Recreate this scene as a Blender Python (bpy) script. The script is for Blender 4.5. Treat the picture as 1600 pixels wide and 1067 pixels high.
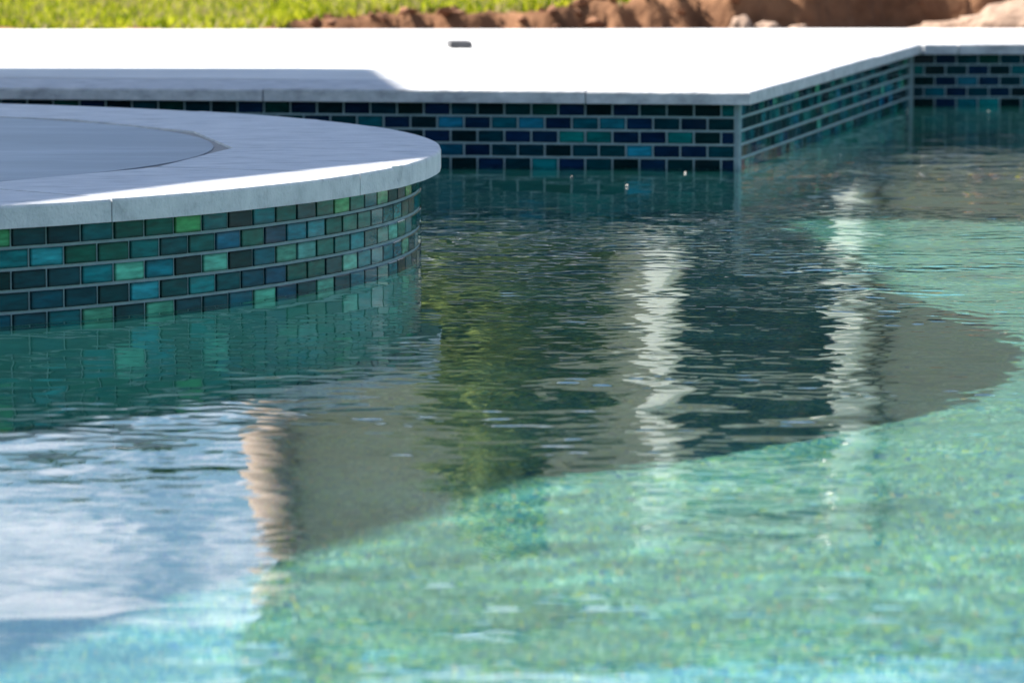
import bpy, bmesh, math, random
import numpy as np
from mathutils import Vector, Matrix, noise

random.seed(7)
rng = np.random.default_rng(11)
for o in list(bpy.data.objects):
    bpy.data.objects.remove(o)
SC = bpy.context.scene
COL = SC.collection
R = math.radians

# ------------------------------------------------------------------ camera
cam_d = bpy.data.cameras.new('camera')
cam_d.sensor_width = 36.0
cam_d.lens = 36.0 * 7000 / 1600
cam_d.clip_start = 0.05
cam_d.clip_end = 3000
cam = bpy.data.objects.new('camera', cam_d)
COL.objects.link(cam)
CAM_Z = 0.422
cam.location = (0, 0, CAM_Z)
cam.rotation_euler = (R(90) - math.atan(748.5 / 7000), 0, 0)
cam_d.dof.use_dof = True
cam_d.dof.focus_distance = 5.95
cam_d.dof.aperture_fstop = 11.0
SC.camera = cam

# ------------------------------------------------------------------ sky, sun, exposure
SUN_EL = R(46)
SUN_H = Vector((-0.978, 0.208, 0)).normalized()          # horizontal direction towards the sun
TO_SUN = Vector((SUN_H.x * math.cos(SUN_EL), SUN_H.y * math.cos(SUN_EL), math.sin(SUN_EL)))
world = bpy.data.worlds.new('World')
SC.world = world
world.use_nodes = True
wn = world.node_tree.nodes
wl = world.node_tree.links
wn.clear()
w_out = wn.new('ShaderNodeOutputWorld')
w_bg = wn.new('ShaderNodeBackground')
w_bg.inputs['Strength'].default_value = 0.050
w_sky = wn.new('ShaderNodeTexSky')
w_sky.sky_type = 'NISHITA'
w_sky.sun_disc = False
w_sky.sun_elevation = SUN_EL
w_sky.sun_rotation = math.atan2(SUN_H.x, SUN_H.y)
w_sky.altitude = 100
w_sky.air_density = 1.0
w_sky.dust_density = 0.05
w_sky.ozone_density = 2.0
w_tc = wn.new('ShaderNodeTexCoord')
w_map = wn.new('ShaderNodeMapping')
w_map.inputs['Scale'].default_value = (1.0, 1.0, 2.6)
w_noise = wn.new('ShaderNodeTexNoise')
w_noise.inputs['Scale'].default_value = 17.0
w_noise.inputs['Detail'].default_value = 7
w_noise.inputs['Roughness'].default_value = 0.62
w_ramp = wn.new('ShaderNodeValToRGB')
w_ramp.color_ramp.elements[0].position = 0.50
w_ramp.color_ramp.elements[1].position = 0.65
w_ramp.color_ramp.elements[1].color = (0.75, 0.75, 0.75, 1)
w_mix = wn.new('ShaderNodeMixRGB')
w_mix.inputs['Color2'].default_value = (12.0, 12.5, 13.8, 1)
wl.new(w_tc.outputs['Generated'], w_map.inputs['Vector'])
wl.new(w_map.outputs['Vector'], w_noise.inputs['Vector'])
wl.new(w_noise.outputs['Fac'], w_ramp.inputs['Fac'])
wl.new(w_ramp.outputs['Color'], w_mix.inputs['Fac'])
w_sat = wn.new('ShaderNodeHueSaturation')
w_sat.inputs['Saturation'].default_value = 1.2
wl.new(w_sky.outputs['Color'], w_sat.inputs['Color'])
wl.new(w_sat.outputs['Color'], w_mix.inputs['Color1'])
wl.new(w_mix.outputs['Color'], w_bg.inputs['Color'])
wl.new(w_bg.outputs['Background'], w_out.inputs['Surface'])

sun_d = bpy.data.lights.new('sun', 'SUN')
sun_d.energy = 5.0
sun_d.angle = R(0.53)
sun_d.color = (1.0, 0.95, 0.88)
sun = bpy.data.objects.new('sun', sun_d)
COL.objects.link(sun)
sun.rotation_euler = TO_SUN.to_track_quat('Z', 'Y').to_euler()
sun_d.cycles.is_caustics_light = True

SC.view_settings.view_transform = 'Standard'
SC.view_settings.look = 'None'
SC.view_settings.exposure = 1.87
SC.view_settings.gamma = 1.0
SC.cycles.use_denoising = True
SC.cycles.caustics_refractive = True
SC.cycles.caustics_reflective = True
SC.cycles.max_bounces = 10
SC.cycles.transmission_bounces = 8
SC.cycles.sample_clamp_indirect = 6.0
SC.cycles.blur_glossy = 0.3

# ------------------------------------------------------------------ helpers
def link(o, parent=None):
    COL.objects.link(o)
    if parent is not None:
        o.parent = parent
    return o

def mesh_obj(name, bm, mat, parent=None, smooth=False, recalc=True):
    if recalc:
        bmesh.ops.recalc_face_normals(bm, faces=bm.faces)
    me = bpy.data.meshes.new(name)
    bm.to_mesh(me)
    bm.free()
    if smooth:
        me.polygons.foreach_set('use_smooth', [True] * len(me.polygons))
    if mat is not None:
        me.materials.append(mat)
    return link(bpy.data.objects.new(name, me), parent)

def pydata_obj(name, verts, faces, mat, parent=None, smooth=False):
    me = bpy.data.meshes.new(name)
    me.from_pydata([tuple(v) for v in verts], [], faces)
    if smooth:
        me.polygons.foreach_set('use_smooth', [True] * len(me.polygons))
    me.materials.append(mat)
    me.update()
    return link(bpy.data.objects.new(name, me), parent)

def empty(name, loc=(0, 0, 0)):
    o = bpy.data.objects.new(name, None)
    o.empty_display_size = 0.1
    o.location = loc
    return link(o)

def tag(o, label=None, cat=None, group=None, kind=None):
    if label: o['label'] = label
    if cat: o['category'] = cat
    if group: o['group'] = group
    if kind: o['kind'] = kind
    return o

def add_box(bm, c, s, rz=0.0):
    m = Matrix.Translation(c) @ Matrix.Rotation(rz, 4, 'Z') @ Matrix.Diagonal((s[0], s[1], s[2], 1))
    return bmesh.ops.create_cube(bm, size=1.0, matrix=m)['verts']

def prism(bm, poly, z0, z1):
    """closed vertical prism over a plan polygon"""
    a = [bm.verts.new((x, y, z0)) for x, y in poly]
    b = [bm.verts.new((x, y, z1)) for x, y in poly]
    n = len(poly)
    bm.faces.new(a[::-1])
    top = bm.faces.new(b)
    for i in range(n):
        bm.faces.new((a[i], a[(i + 1) % n], b[(i + 1) % n], b[i]))
    return top

def tube(bm, pts, radii, seg=8):
    rings = []
    for i, p in enumerate(pts):
        p = Vector(p)
        d = Vector(pts[min(i + 1, len(pts) - 1)]) - Vector(pts[max(i - 1, 0)])
        q = d.to_track_quat('Z', 'Y')
        rings.append([bm.verts.new(p + q @ Vector((math.cos(2 * math.pi * k / seg) * radii[i], math.sin(2 * math.pi * k / seg) * radii[i], 0))) for k in range(seg)])
    for a, b in zip(rings[:-1], rings[1:]):
        for k in range(seg):
            bm.faces.new((a[k], a[(k + 1) % seg], b[(k + 1) % seg], b[k]))
    bm.faces.new(rings[0][::-1])
    bm.faces.new(rings[-1])

# ------------------------------------------------------------------ materials
def new_mat(name):
    m = bpy.data.materials.new(name)
    m.use_nodes = True
    nt = m.node_tree
    return m, nt.nodes, nt.links, nt.nodes['Principled BSDF']

def noise_mat(name, stops, scale=8.0, detail=8, rough=0.7, bump=0.0, bump_scale=60.0, spec=0.4, coord='Object', stretch=(1, 1, 1), bump_dist=0.002):
    m, N, L, P = new_mat(name)
    tc = N.new('ShaderNodeTexCoord')
    mp = N.new('ShaderNodeMapping')
    mp.inputs['Scale'].default_value = stretch
    L.new(tc.outputs[coord], mp.inputs['Vector'])
    n = N.new('ShaderNodeTexNoise')
    n.inputs['Scale'].default_value = scale
    n.inputs['Detail'].default_value = detail
    n.inputs['Roughness'].default_value = 0.65
    L.new(mp.outputs['Vector'], n.inputs['Vector'])
    r = N.new('ShaderNodeValToRGB')
    els = r.color_ramp.elements
    while len(els) < len(stops):
        els.new(0.5)
    for e, (p, c) in zip(els, stops):
        e.position = p
        e.color = (*c, 1)
    L.new(n.outputs['Fac'], r.inputs['Fac'])
    L.new(r.outputs['Color'], P.inputs['Base Color'])
    P.inputs['Roughness'].default_value = rough
    P.inputs['Specular IOR Level'].default_value = spec
    if bump:
        n2 = N.new('ShaderNodeTexNoise')
        n2.inputs['Scale'].default_value = bump_scale
        n2.inputs['Detail'].default_value = 6
        L.new(mp.outputs['Vector'], n2.inputs['Vector'])
        b = N.new('ShaderNodeBump')
        b.inputs['Strength'].default_value = bump
        b.inputs['Distance'].default_value = bump_dist
        L.new(n2.outputs['Fac'], b.inputs['Height'])
        L.new(b.outputs['Normal'], P.inputs['Normal'])
    return m

M = {}
M['deck'] = noise_mat('deck_concrete', [(0.3, (0.46, 0.455, 0.445)), (0.7, (0.56, 0.555, 0.545))], 3.0, bump=0.25, bump_scale=90, rough=0.85)
M['coping'] = noise_mat('coping_stone', [(0.25, (0.31, 0.32, 0.335)), (0.45, (0.47, 0.48, 0.495)), (0.75, (0.60, 0.60, 0.605))], 14.0, bump=0.5, bump_scale=120, rough=0.75, stretch=(1, 2.2, 1.6), bump_dist=0.004)
M['coping_deck'] = noise_mat('deck_coping_stone', [(0.3, (0.22, 0.23, 0.245)), (0.48, (0.38, 0.385, 0.40)), (0.7, (0.52, 0.52, 0.525))], 22.0, bump=0.5, bump_scale=120, rough=0.8, stretch=(1, 2.2, 1.6), bump_dist=0.004)
M['coping_joint'] = noise_mat('joint_mortar', [(0.3, (0.36, 0.365, 0.38)), (0.7, (0.5, 0.505, 0.515))], 60)
M['grout'] = noise_mat('grout', [(0.3, (0.15, 0.225, 0.24)), (0.7, (0.225, 0.31, 0.325))], 40, bump=0.3, bump_scale=300, rough=0.85, bump_dist=0.001)
M['slab'] = noise_mat('spa_slab', [(0.3, (0.12, 0.14, 0.175)), (0.52, (0.165, 0.19, 0.23)), (0.7, (0.26, 0.285, 0.325))], 3.5, bump=0.12, bump_scale=14, rough=0.4, spec=0.4, stretch=(0.5, 1.6, 1))  # solid slab; pale streaks in its colour imitate soft water reflections
M['rim'] = noise_mat('mortar_rim', [(0.3, (0.20, 0.185, 0.17)), (0.7, (0.30, 0.28, 0.26))], 20, bump=0.2)
M['dirt'] = noise_mat('brown_soil', [(0.25, (0.075, 0.032, 0.016)), (0.5, (0.17, 0.075, 0.036)), (0.8, (0.30, 0.16, 0.09))], 6.0, bump=0.8, bump_scale=25, rough=0.95, bump_dist=0.02)
M['sand'] = noise_mat('pale_sandy_soil', [(0.3, (0.17, 0.11, 0.075)), (0.7, (0.29, 0.20, 0.145))], 14.0, bump=0.8, bump_scale=50, rough=0.95, bump_dist=0.01)
M['stucco'] = noise_mat('stucco', [(0.3, (0.44, 0.40, 0.35)), (0.7, (0.54, 0.49, 0.43))], 3.0, bump=0.3, bump_scale=80, rough=0.9)
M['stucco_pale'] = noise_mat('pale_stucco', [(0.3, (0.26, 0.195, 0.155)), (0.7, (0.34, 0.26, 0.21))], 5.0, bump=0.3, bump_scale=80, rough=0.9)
M['white'] = noise_mat('white_paint', [(0.3, (0.78, 0.78, 0.77)), (0.7, (0.83, 0.83, 0.82))], 4.0, rough=0.5)
M['roof'] = noise_mat('roof_shingle', [(0.3, (0.10, 0.09, 0.085)), (0.7, (0.20, 0.18, 0.17))], 9.0, bump=0.6, bump_scale=30, rough=0.9)
M['glass_dark'] = noise_mat('dark_window_glass', [(0.3, (0.006, 0.012, 0.012)), (0.7, (0.01, 0.018, 0.018))], 2.0, rough=0.1, spec=0.2)
M['bark'] = noise_mat('bark', [(0.3, (0.07, 0.05, 0.035)), (0.7, (0.15, 0.11, 0.08))], 20, bump=0.8, bump_scale=30, rough=0.95, bump_dist=0.01)
M['stone'] = noise_mat('grey_stone', [(0.3, (0.06, 0.06, 0.063)), (0.7, (0.11, 0.11, 0.115))], 30, bump=0.3, rough=0.8)
M['plaster'] = noise_mat('pool_plaster', [(0.3, (0.10, 0.30, 0.30)), (0.7, (0.16, 0.40, 0.38))], 30, bump=0.2, rough=0.8)

def leaf_mat(name, c0, c1, trans=0.5):
    m, N, L, P = new_mat(name)
    N.remove(P)
    out = N['Material Output']
    tc = N.new('ShaderNodeTexCoord')
    n = N.new('ShaderNodeTexNoise'); n.inputs['Scale'].default_value = 16; n.inputs['Detail'].default_value = 4
    L.new(tc.outputs['Object'], n.inputs['Vector'])
    r = N.new('ShaderNodeValToRGB')
    r.color_ramp.elements[0].position = 0.35; r.color_ramp.elements[0].color = (*c0, 1)
    r.color_ramp.elements[1].position = 0.68; r.color_ramp.elements[1].color = (*c1, 1)
    ge = N.new('ShaderNodeNewGeometry')
    ma = N.new('ShaderNodeMath'); ma.operation = 'MULTIPLY_ADD'; ma.inputs[1].default_value = 0.55
    sb = N.new('ShaderNodeMath'); sb.operation = 'SUBTRACT'; sb.inputs[1].default_value = 0.27
    L.new(ge.outputs['Random Per Island'], ma.inputs[0]); L.new(n.outputs['Fac'], ma.inputs[2]); L.new(ma.outputs[0], sb.inputs[0])
    L.new(sb.outputs[0], r.inputs['Fac'])
    d = N.new('ShaderNodeBsdfDiffuse'); t = N.new('ShaderNodeBsdfTranslucent')
    L.new(r.outputs['Color'], d.inputs['Color']); L.new(r.outputs['Color'], t.inputs['Color'])
    mx = N.new('ShaderNodeMixShader'); mx.inputs['Fac'].default_value = trans
    L.new(d.outputs[0], mx.inputs[1]); L.new(t.outputs[0], mx.inputs[2])
    L.new(mx.outputs[0], out.inputs['Surface'])
    return m
M['grass'] = leaf_mat('grass_blades', (0.07, 0.12, 0.003), (0.45, 0.45, 0.03), 0.5)
M['straw'] = leaf_mat('dry_grass_blades', (0.25, 0.19, 0.085), (0.38, 0.31, 0.17), 0.3)
M['leaf'] = leaf_mat('tree_leaf', (0.008, 0.026, 0.007), (0.26, 0.32, 0.10), 0.4)
M['leaf_dark'] = leaf_mat('dark_leaf', (0.02, 0.05, 0.012), (0.06, 0.10, 0.02), 0.3)

# ground: grass turf with bare soil where the mesh attribute says so
def ground_mat():
    m, N, L, P = new_mat('turf_and_soil')
    tc = N.new('ShaderNodeTexCoord')
    n = N.new('ShaderNodeTexNoise'); n.inputs['Scale'].default_value = 9; n.inputs['Detail'].default_value = 8
    L.new(tc.outputs['Object'], n.inputs['Vector'])
    g = N.new('ShaderNodeValToRGB')
    g.color_ramp.elements[0].position = 0.3; g.color_ramp.elements[0].color = (0.05, 0.08, 0.008, 1)
    g.color_ramp.elements[1].position = 0.7; g.color_ramp.elements[1].color = (0.18, 0.20, 0.02, 1)
    L.new(n.outputs['Fac'], g.inputs['Fac'])
    n2 = N.new('ShaderNodeTexNoise'); n2.inputs['Scale'].default_value = 5; n2.inputs['Detail'].default_value = 9; n2.inputs['Roughness'].default_value = 0.7
    L.new(tc.outputs['Object'], n2.inputs['Vector'])
    s = N.new('ShaderNodeValToRGB')
    s.color_ramp.elements[0].position = 0.3; s.color_ramp.elements[0].color = (0.045, 0.019, 0.010, 1)
    s.color_ramp.elements[1].position = 0.75; s.color_ramp.elements[1].color = (0.27, 0.14, 0.075, 1)
    L.new(n2.outputs['Fac'], s.inputs['Fac'])
    at = N.new('ShaderNodeAttribute'); at.attribute_name = 'soil'
    mx = N.new('ShaderNodeMixRGB')
    L.new(at.outputs['Fac'], mx.inputs['Fac']); L.new(g.outputs['Color'], mx.inputs['Color1']); L.new(s.outputs['Color'], mx.inputs['Color2'])
    L.new(mx.outputs['Color'], P.inputs['Base Color'])
    P.inputs['Roughness'].default_value = 0.95
    P.inputs['Specular IOR Level'].default_value = 0.1
    b = N.new('ShaderNodeBump'); b.inputs['Strength'].default_value = 0.7; b.inputs['Distance'].default_value = 0.01
    n3 = N.new('ShaderNodeTexNoise'); n3.inputs['Scale'].default_value = 40; n3.inputs['Detail'].default_value = 6
    L.new(tc.outputs['Object'], n3.inputs['Vector']); L.new(n3.outputs['Fac'], b.inputs['Height']); L.new(b.outputs['Normal'], P.inputs['Normal'])
    return m
M['ground'] = ground_mat()

# glass mosaic tile: the tint comes from the object's own colour
def tile_mat():
    m, N, L, P = new_mat('glass_mosaic_tile')
    oi = N.new('ShaderNodeObjectInfo')
    tc = N.new('ShaderNodeTexCoord')
    mp = N.new('ShaderNodeMapping'); mp.inputs['Scale'].default_value = (1, 1, 4.5)
    ad = N.new('ShaderNodeVectorMath'); ad.operation = 'ADD'
    cx = N.new('ShaderNodeCombineXYZ')
    ml = N.new('ShaderNodeMath'); ml.operation = 'MULTIPLY'; ml.inputs[1].default_value = 37.0
    L.new(oi.outputs['Random'], ml.inputs[0]); L.new(ml.outputs[0], cx.inputs[0]); L.new(ml.outputs[0], cx.inputs[1])
    L.new(tc.outputs['Object'], mp.inputs['Vector']); L.new(mp.outputs['Vector'], ad.inputs[0]); L.new(cx.outputs[0], ad.inputs[1])
    n = N.new('ShaderNodeTexNoise'); n.inputs['Scale'].default_value = 38; n.inputs['Detail'].default_value = 4
    L.new(ad.outputs[0], n.inputs['Vector'])
    r = N.new('ShaderNodeMapRange'); r.inputs['From Min'].default_value = 0.3; r.inputs['From Max'].default_value = 0.7
    r.inputs['To Min'].default_value = 0.62; r.inputs['To Max'].default_value = 1.35
    L.new(n.outputs['Fac'], r.inputs['Value'])
    # the colour behind the glass stops short of the edges, so each tile has a darker border
    sx = N.new('ShaderNodeSeparateXYZ'); L.new(tc.outputs['Generated'], sx.inputs[0])
    fac = None
    for ax, wd in ((0, 0.10), (2, 0.22)):
        a = N.new('ShaderNodeMath'); a.operation = 'SUBTRACT'; a.inputs[1].default_value = 0.5; L.new(sx.outputs[ax], a.inputs[0])
        b0 = N.new('ShaderNodeMath'); b0.operation = 'ABSOLUTE'; L.new(a.outputs[0], b0.inputs[0])
        c0 = N.new('ShaderNodeMapRange'); c0.interpolation_type = 'SMOOTHSTEP'
        c0.inputs['From Min'].default_value = 0.5 - wd; c0.inputs['From Max'].default_value = 0.5
        c0.inputs['To Min'].default_value = 1.0; c0.inputs['To Max'].default_value = 0.42
        L.new(b0.outputs[0], c0.inputs['Value'])
        if fac is None:
            fac = c0.outputs[0]
        else:
            mm = N.new('ShaderNodeMath'); mm.operation = 'MULTIPLY'; L.new(fac, mm.inputs[0]); L.new(c0.outputs[0], mm.inputs[1]); fac = mm.outputs[0]
    m2 = N.new('ShaderNodeMath'); m2.operation = 'MULTIPLY'; L.new(fac, m2.inputs[0]); L.new(r.outputs[0], m2.inputs[1])
    vm = N.new('ShaderNodeVectorMath'); vm.operation = 'SCALE'
    L.new(oi.outputs['Color'], vm.inputs[0]); L.new(m2.outputs[0], vm.inputs['Scale'])
    L.new(vm.outputs[0], P.inputs['Base Color'])
    P.inputs['Roughness'].default_value = 0.03
    P.inputs['IOR'].default_value = 1.5
    P.inputs['Specular IOR Level'].default_value = 0.08
    b = N.new('ShaderNodeBump'); b.inputs['Strength'].default_value = 0.03; b.inputs['Distance'].default_value = 0.002
    L.new(n.outputs['Fac'], b.inputs['Height']); L.new(b.outputs['Normal'], P.inputs['Normal'])
    return m
M['tile'] = tile_mat()

# pebble pool finish: mixed coloured grains
def pebble_mat():
    m, N, L, P = new_mat('pebble_pool_finish')
    tc = N.new('ShaderNodeTexCoord')
    v = N.new('ShaderNodeTexVoronoi'); v.inputs['Scale'].default_value = 170
    L.new(tc.outputs['Object'], v.inputs['Vector'])
    sep = N.new('ShaderNodeSeparateColor')
    L.new(v.outputs['Color'], sep.inputs['Color'])
    r = N.new('ShaderNodeValToRGB')
    r.color_ramp.interpolation = 'CONSTANT'
    els = r.color_ramp.elements
    stops = [(0.0, (0.07, 0.19, 0.17)), (0.20, (0.13, 0.27, 0.225)), (0.42, (0.20, 0.34, 0.285)), (0.60, (0.06, 0.22, 0.27)), (0.72, (0.24, 0.38, 0.18)), (0.80, (0.36, 0.45, 0.39)), (0.89, (0.03, 0.13, 0.24)), (0.945, (0.38, 0.40, 0.15)), (0.975, (0.40, 0.30, 0.21))]
    while len(els) < len(stops):
        els.new(0.5)
    for e, (p, c) in zip(els, stops):
        e.position = p; e.color = (*c, 1)
    L.new(sep.outputs[0], r.inputs['Fac'])
    n = N.new('ShaderNodeTexNoise'); n.inputs['Scale'].default_value = 4.0; n.inputs['Detail'].default_value = 7
    L.new(tc.outputs['Object'], n.inputs['Vector'])
    mr = N.new('ShaderNodeMapRange'); mr.inputs['From Min'].default_value = 0.3; mr.inputs['From Max'].default_value = 0.7
    mr.inputs['To Min'].default_value = 0.56; mr.inputs['To Max'].default_value = 0.98
    L.new(n.outputs['Fac'], mr.inputs['Value'])
    vm = N.new('ShaderNodeVectorMath'); vm.operation = 'SCALE'
    L.new(r.outputs['Color'], vm.inputs[0]); L.new(mr.outputs[0], vm.inputs['Scale'])
    L.new(vm.outputs[0], P.inputs['Base Color'])
    P.inputs['Roughness'].default_value = 0.7
    return m
M['pebble'] = pebble_mat()

def water_mat():
    m, N, L, P = new_mat('pool_water')
    N.remove(P)
    fr = N.new('ShaderNodeFresnel'); fr.inputs['IOR'].default_value = 1.333
    rf = N.new('ShaderNodeBsdfRefraction'); rf.inputs['IOR'].default_value = 1.333; rf.inputs['Roughness'].default_value = 0.0
    rf.inputs['Color'].default_value = (0.74, 0.965, 0.945, 1)      # what a metre of pool water lets through
    gl = N.new('ShaderNodeBsdfGlossy'); gl.inputs['Roughness'].default_value = 0.0
    gl.inputs['Color'].default_value = (1, 1, 1, 1)
    mx = N.new('ShaderNodeMixShader')
    rn = N.new('ShaderNodeAttribute'); rn.attribute_name = 'ripple_normal'
    ge = N.new('ShaderNodeNewGeometry')
    sg = N.new('ShaderNodeMath'); sg.operation = 'MULTIPLY_ADD'; sg.inputs[1].default_value = -2.0; sg.inputs[2].default_value = 1.0
    L.new(ge.outputs['Backfacing'], sg.inputs[0])
    fl = N.new('ShaderNodeVectorMath'); fl.operation = 'SCALE'          # the surface seen from below
    L.new(rn.outputs['Vector'], fl.inputs[0]); L.new(sg.outputs[0], fl.inputs['Scale'])
    for nd in (fr, rf, gl):
        L.new(fl.outputs[0], nd.inputs['Normal'])
    L.new(fr.outputs[0], mx.inputs['Fac']); L.new(rf.outputs[0], mx.inputs[1]); L.new(gl.outputs[0], mx.inputs[2])
    L.new(mx.outputs[0], N['Material Output'].inputs['Surface'])
    return m
M['water'] = water_mat()

# ------------------------------------------------------------------ layout (metres; deck top at z = 0)
WATER_Z = -0.145
FLOOR_Z = -1.095
COP_B = -0.0235                                  # underside of the coping
P1 = Vector((0.421, 8.297))                      # outer corner of the far pool wall
FAR_DIR = Vector((-1.392, 0.203)).normalized()   # along the far wall, away from the corner
P0 = P1 + FAR_DIR * 3.75
P2 = Vector((0.930, 10.484))                     # inner corner
REC_DIR = (P2 - P1).normalized()
FF_DIR = Vector((0.996, 0.02)).normalized()
P3 = P2 + FF_DIR * 4.3
SPA_C = Vector((-1.484, 6.53))
SPA_RO, SPA_RI, SPA_RW = 1.38, 1.076, 1.349
SPA_TOP = 0.0065

receivers = []

# ------------------------------------------------------------------ ground and terrain
def smooth(a, b, x):
    t = min(1, max(0, (x - a) / (b - a)))
    return t * t * (3 - 2 * t)

def bank_h(x):
    xs = [-9, -0.62, -0.45, -0.2, 0.0, 0.18, 0.40, 0.62, 0.85, 1.2, 3.0, 9]
    hs = [0.0, 0.0, 0.022, 0.03, 0.034, 0.052, 0.08, 0.095, 0.10, 0.10, 0.1, 0.1]
    return float(np.interp(x, xs, hs))

def bank_y(x):
    return 11.66 + 0.22 * smooth(0.75, 1.05, x) + 0.09 * noise.noise((x * 3.1, 4.2, 0)) + 0.07 * noise.noise((x * 9.0, 1.7, 0)) + 0.03 * noise.noise((x * 27.0, 6.7, 0))

def ground_z(x, y):
    if y < 11.3 or abs(x) > 12:
        return -0.03
    h = bank_h(x)
    h *= 1.0 + 0.3 * noise.noise((x * 7, 9.1, 3)) + 0.3 * noise.noise((x * 22, 1.1, 3))
    s = smooth(0, 0.016 + 0.008 * (1 + noise.noise((x * 11, 2, 8))), y - bank_y(x))
    z = -0.03 + (h + 0.03) * s * (1 if h > 0.005 else 0) + (0.03 * smooth(11.3, 11.45, y) if h <= 0.005 else 0)
    z += 0.012 * noise.noise((x * 4, y * 4, 0)) * s + 0.006 * noise.noise((x * 15, y * 15, 5))
    return z * (1 - smooth(10, 12, abs(x))) + -0.03 * smooth(10, 12, abs(x))

gx = sorted(set([-400, -150, -60, -30, -20, -14, -10, -8] + list(np.round(np.arange(-3, 3.4, 0.03), 4)) + [-6, -5, -4, 4, 5, 6, 8, 9, 10, 14, 20, 30, 60, 150, 400]))
gy = sorted(set([-400, -150, -50, -20, -10, -5, -0.9, 5, 9] + list(np.round(np.arange(11.2, 12.1, 0.009), 4)) + list(np.round(np.arange(12.1, 13.0, 0.03), 4)) + list(np.round(np.arange(13.0, 17, 0.15), 4)) + [18, 20, 25, 30, 40, 60, 100, 200, 500]))
gv, gf, soil = [], [], []
for y in gy:
    for x in gx:
        gv.append((x, y, ground_z(x, y)))
        near = 11.2 <= y <= 12.6 and -3 <= x <= 3.3
        s = 0.0
        if near and bank_h(x) > 0.004:
            s = 1 - smooth(0.06, 0.16, y - bank_y(x) + 0.05 * noise.noise((x * 8, y * 8, 2)))
        elif near and y < 11.5:
            s = smooth(0.05, 0.3, noise.noise((x * 3.3, y * 3, 7)) + 0.1)
        if near and x > 0.5 and y < 12.3:
            s = max(s, smooth(-0.1, 0.2, 12.1 + 0.2 * noise.noise((x * 3, 0, 0)) - y))
        soil.append(s)
nx = len(gx)
for j in range(len(gy) - 1):
    for i in range(nx - 1):
        cx, cy = (gx[i] + gx[i + 1]) / 2, (gy[j] + gy[j + 1]) / 2
        if -8 < cx < 9 and -0.9 < cy < 11.2:
            continue
        a = j * nx + i
        gf.append((a, a + 1, a + nx + 1, a + nx))
ground = pydata_obj('ground', gv, gf, M['ground'], smooth=True)
at = ground.data.attributes.new('soil', 'FLOAT', 'POINT')
at.data.foreach_set('value', soil)
tag(ground, kind='structure')

# ------------------------------------------------------------------ pool shell
bm = bmesh.new()
vs = [bm.verts.new(p) for p in ((-4.2, -0.2, FLOOR_Z), (6.2, -0.2, FLOOR_Z), (6.2, 11.2, FLOOR_Z), (-4.2, 11.2, FLOOR_Z))]
bm.faces.new(vs)
pool_floor = mesh_obj('pool_floor', bm, M['pebble'])
tag(pool_floor, kind='structure')
receivers.append(pool_floor)

def left_n(d):
    return Vector((-d.y, d.x))

PL, PR, PN = -3.25, 5.2, 0.75      # left, right and near limits of the pool
P0 = P1 + FAR_DIR * ((P1.x - PL) / -FAR_DIR.x)
P3 = P2 + FF_DIR * ((PR - P2.x) / FF_DIR.x)
outline = [P0, P1, P2, P3, Vector((PR, PN)), Vector((PL, PN))]
# plaster below the tile band, 6 mm behind the tile plane
bm = bmesh.new()
cen = Vector((1, 5))
n = len(outline)
for i in range(n):
    a, b = outline[i], outline[(i + 1) % n]
    d = (b - a).normalized()
    nn = left_n(d)                       # outline is clockwise: this points away from the water
    a2, b2 = a + nn * 0.008, b + nn * 0.008
    lo, hi = FLOOR_Z - 0.02, COP_B - 0.002
    bm.faces.new([bm.verts.new((p.x, p.y, z)) for p, z in ((a2, lo), (b2, lo), (b2, hi), (a2, hi))])
shell = mesh_obj('pool_shell', bm, M['plaster'])
tag(shell, kind='structure')
receivers.append(shell)

# ------------------------------------------------------------------ tiles
TW, TH = 0.0508, 0.0254
PAL_SPA = {'n': (0.001, 0.038, 0.056), 'k': (0.001, 0.024, 0.028), 'd': (0.001, 0.044, 0.052)}  # same tiles throughout; spa and far tints differ to carry light and reflections
PAL_FAR = {'d': (0.001, 0.026, 0.036), 'e': (0.001, 0.036, 0.030), 't': (0.001, 0.075, 0.085), 'k': (0.001, 0.011, 0.014), 'c': (0.008, 0.115, 0.165)}
PAL = {'k': (0.001, 0.017, 0.021), 'n': (0.002, 0.015, 0.042), 'd': (0.001, 0.045, 0.055), 't': (0.001, 0.10, 0.115),
       'e': (0.001, 0.07, 0.055), 'g': (0.035, 0.19, 0.075), 'b': (0.003, 0.075, 0.11), 'c': (0.012, 0.17, 0.23),
       'm': (0.05, 0.22, 0.16), 'T': (0.003, 0.11, 0.11)}

def tile_mesh(name, w, h, depth=0.0024, bev=0.0009):
    bm = bmesh.new()
    x, z = w / 2, h / 2
    back = [bm.verts.new(p) for p in ((-x, 0, -z), (x, 0, -z), (x, 0, z), (-x, 0, z))]
    mid = [bm.verts.new(p) for p in ((-x, -depth + bev, -z), (x, -depth + bev, -z), (x, -depth + bev, z), (-x, -depth + bev, z))]
    x -= bev; z -= bev
    fr = [bm.verts.new(p) for p in ((-x, -depth, -z), (x, -depth, -z), (x, -depth, z), (-x, -depth, z))]
    for A, B in ((back, mid), (mid, fr)):
        for i in range(4):
            bm.faces.new((A[i], A[(i + 1) % 4], B[(i + 1) % 4], B[i]))
    bm.faces.new(fr)
    bmesh.ops.recalc_face_normals(bm, faces=bm.faces)
    me = bpy.data.meshes.new(name)
    bm.to_mesh(me); bm.free()
    me.materials.append(M['tile'])
    return me

G = 0.0043
G = 0.0042
GX = 0.0034
ME_FULL = tile_mesh('tile_full', TW - GX, TH - G)
ME_HALF = tile_mesh('tile_half', TW / 2 - GX, TH - G)
ME_SPA = tile_mesh('tile_spa', 0.0534 - GX, 0.0267 - G)
tile_count = 0

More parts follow.
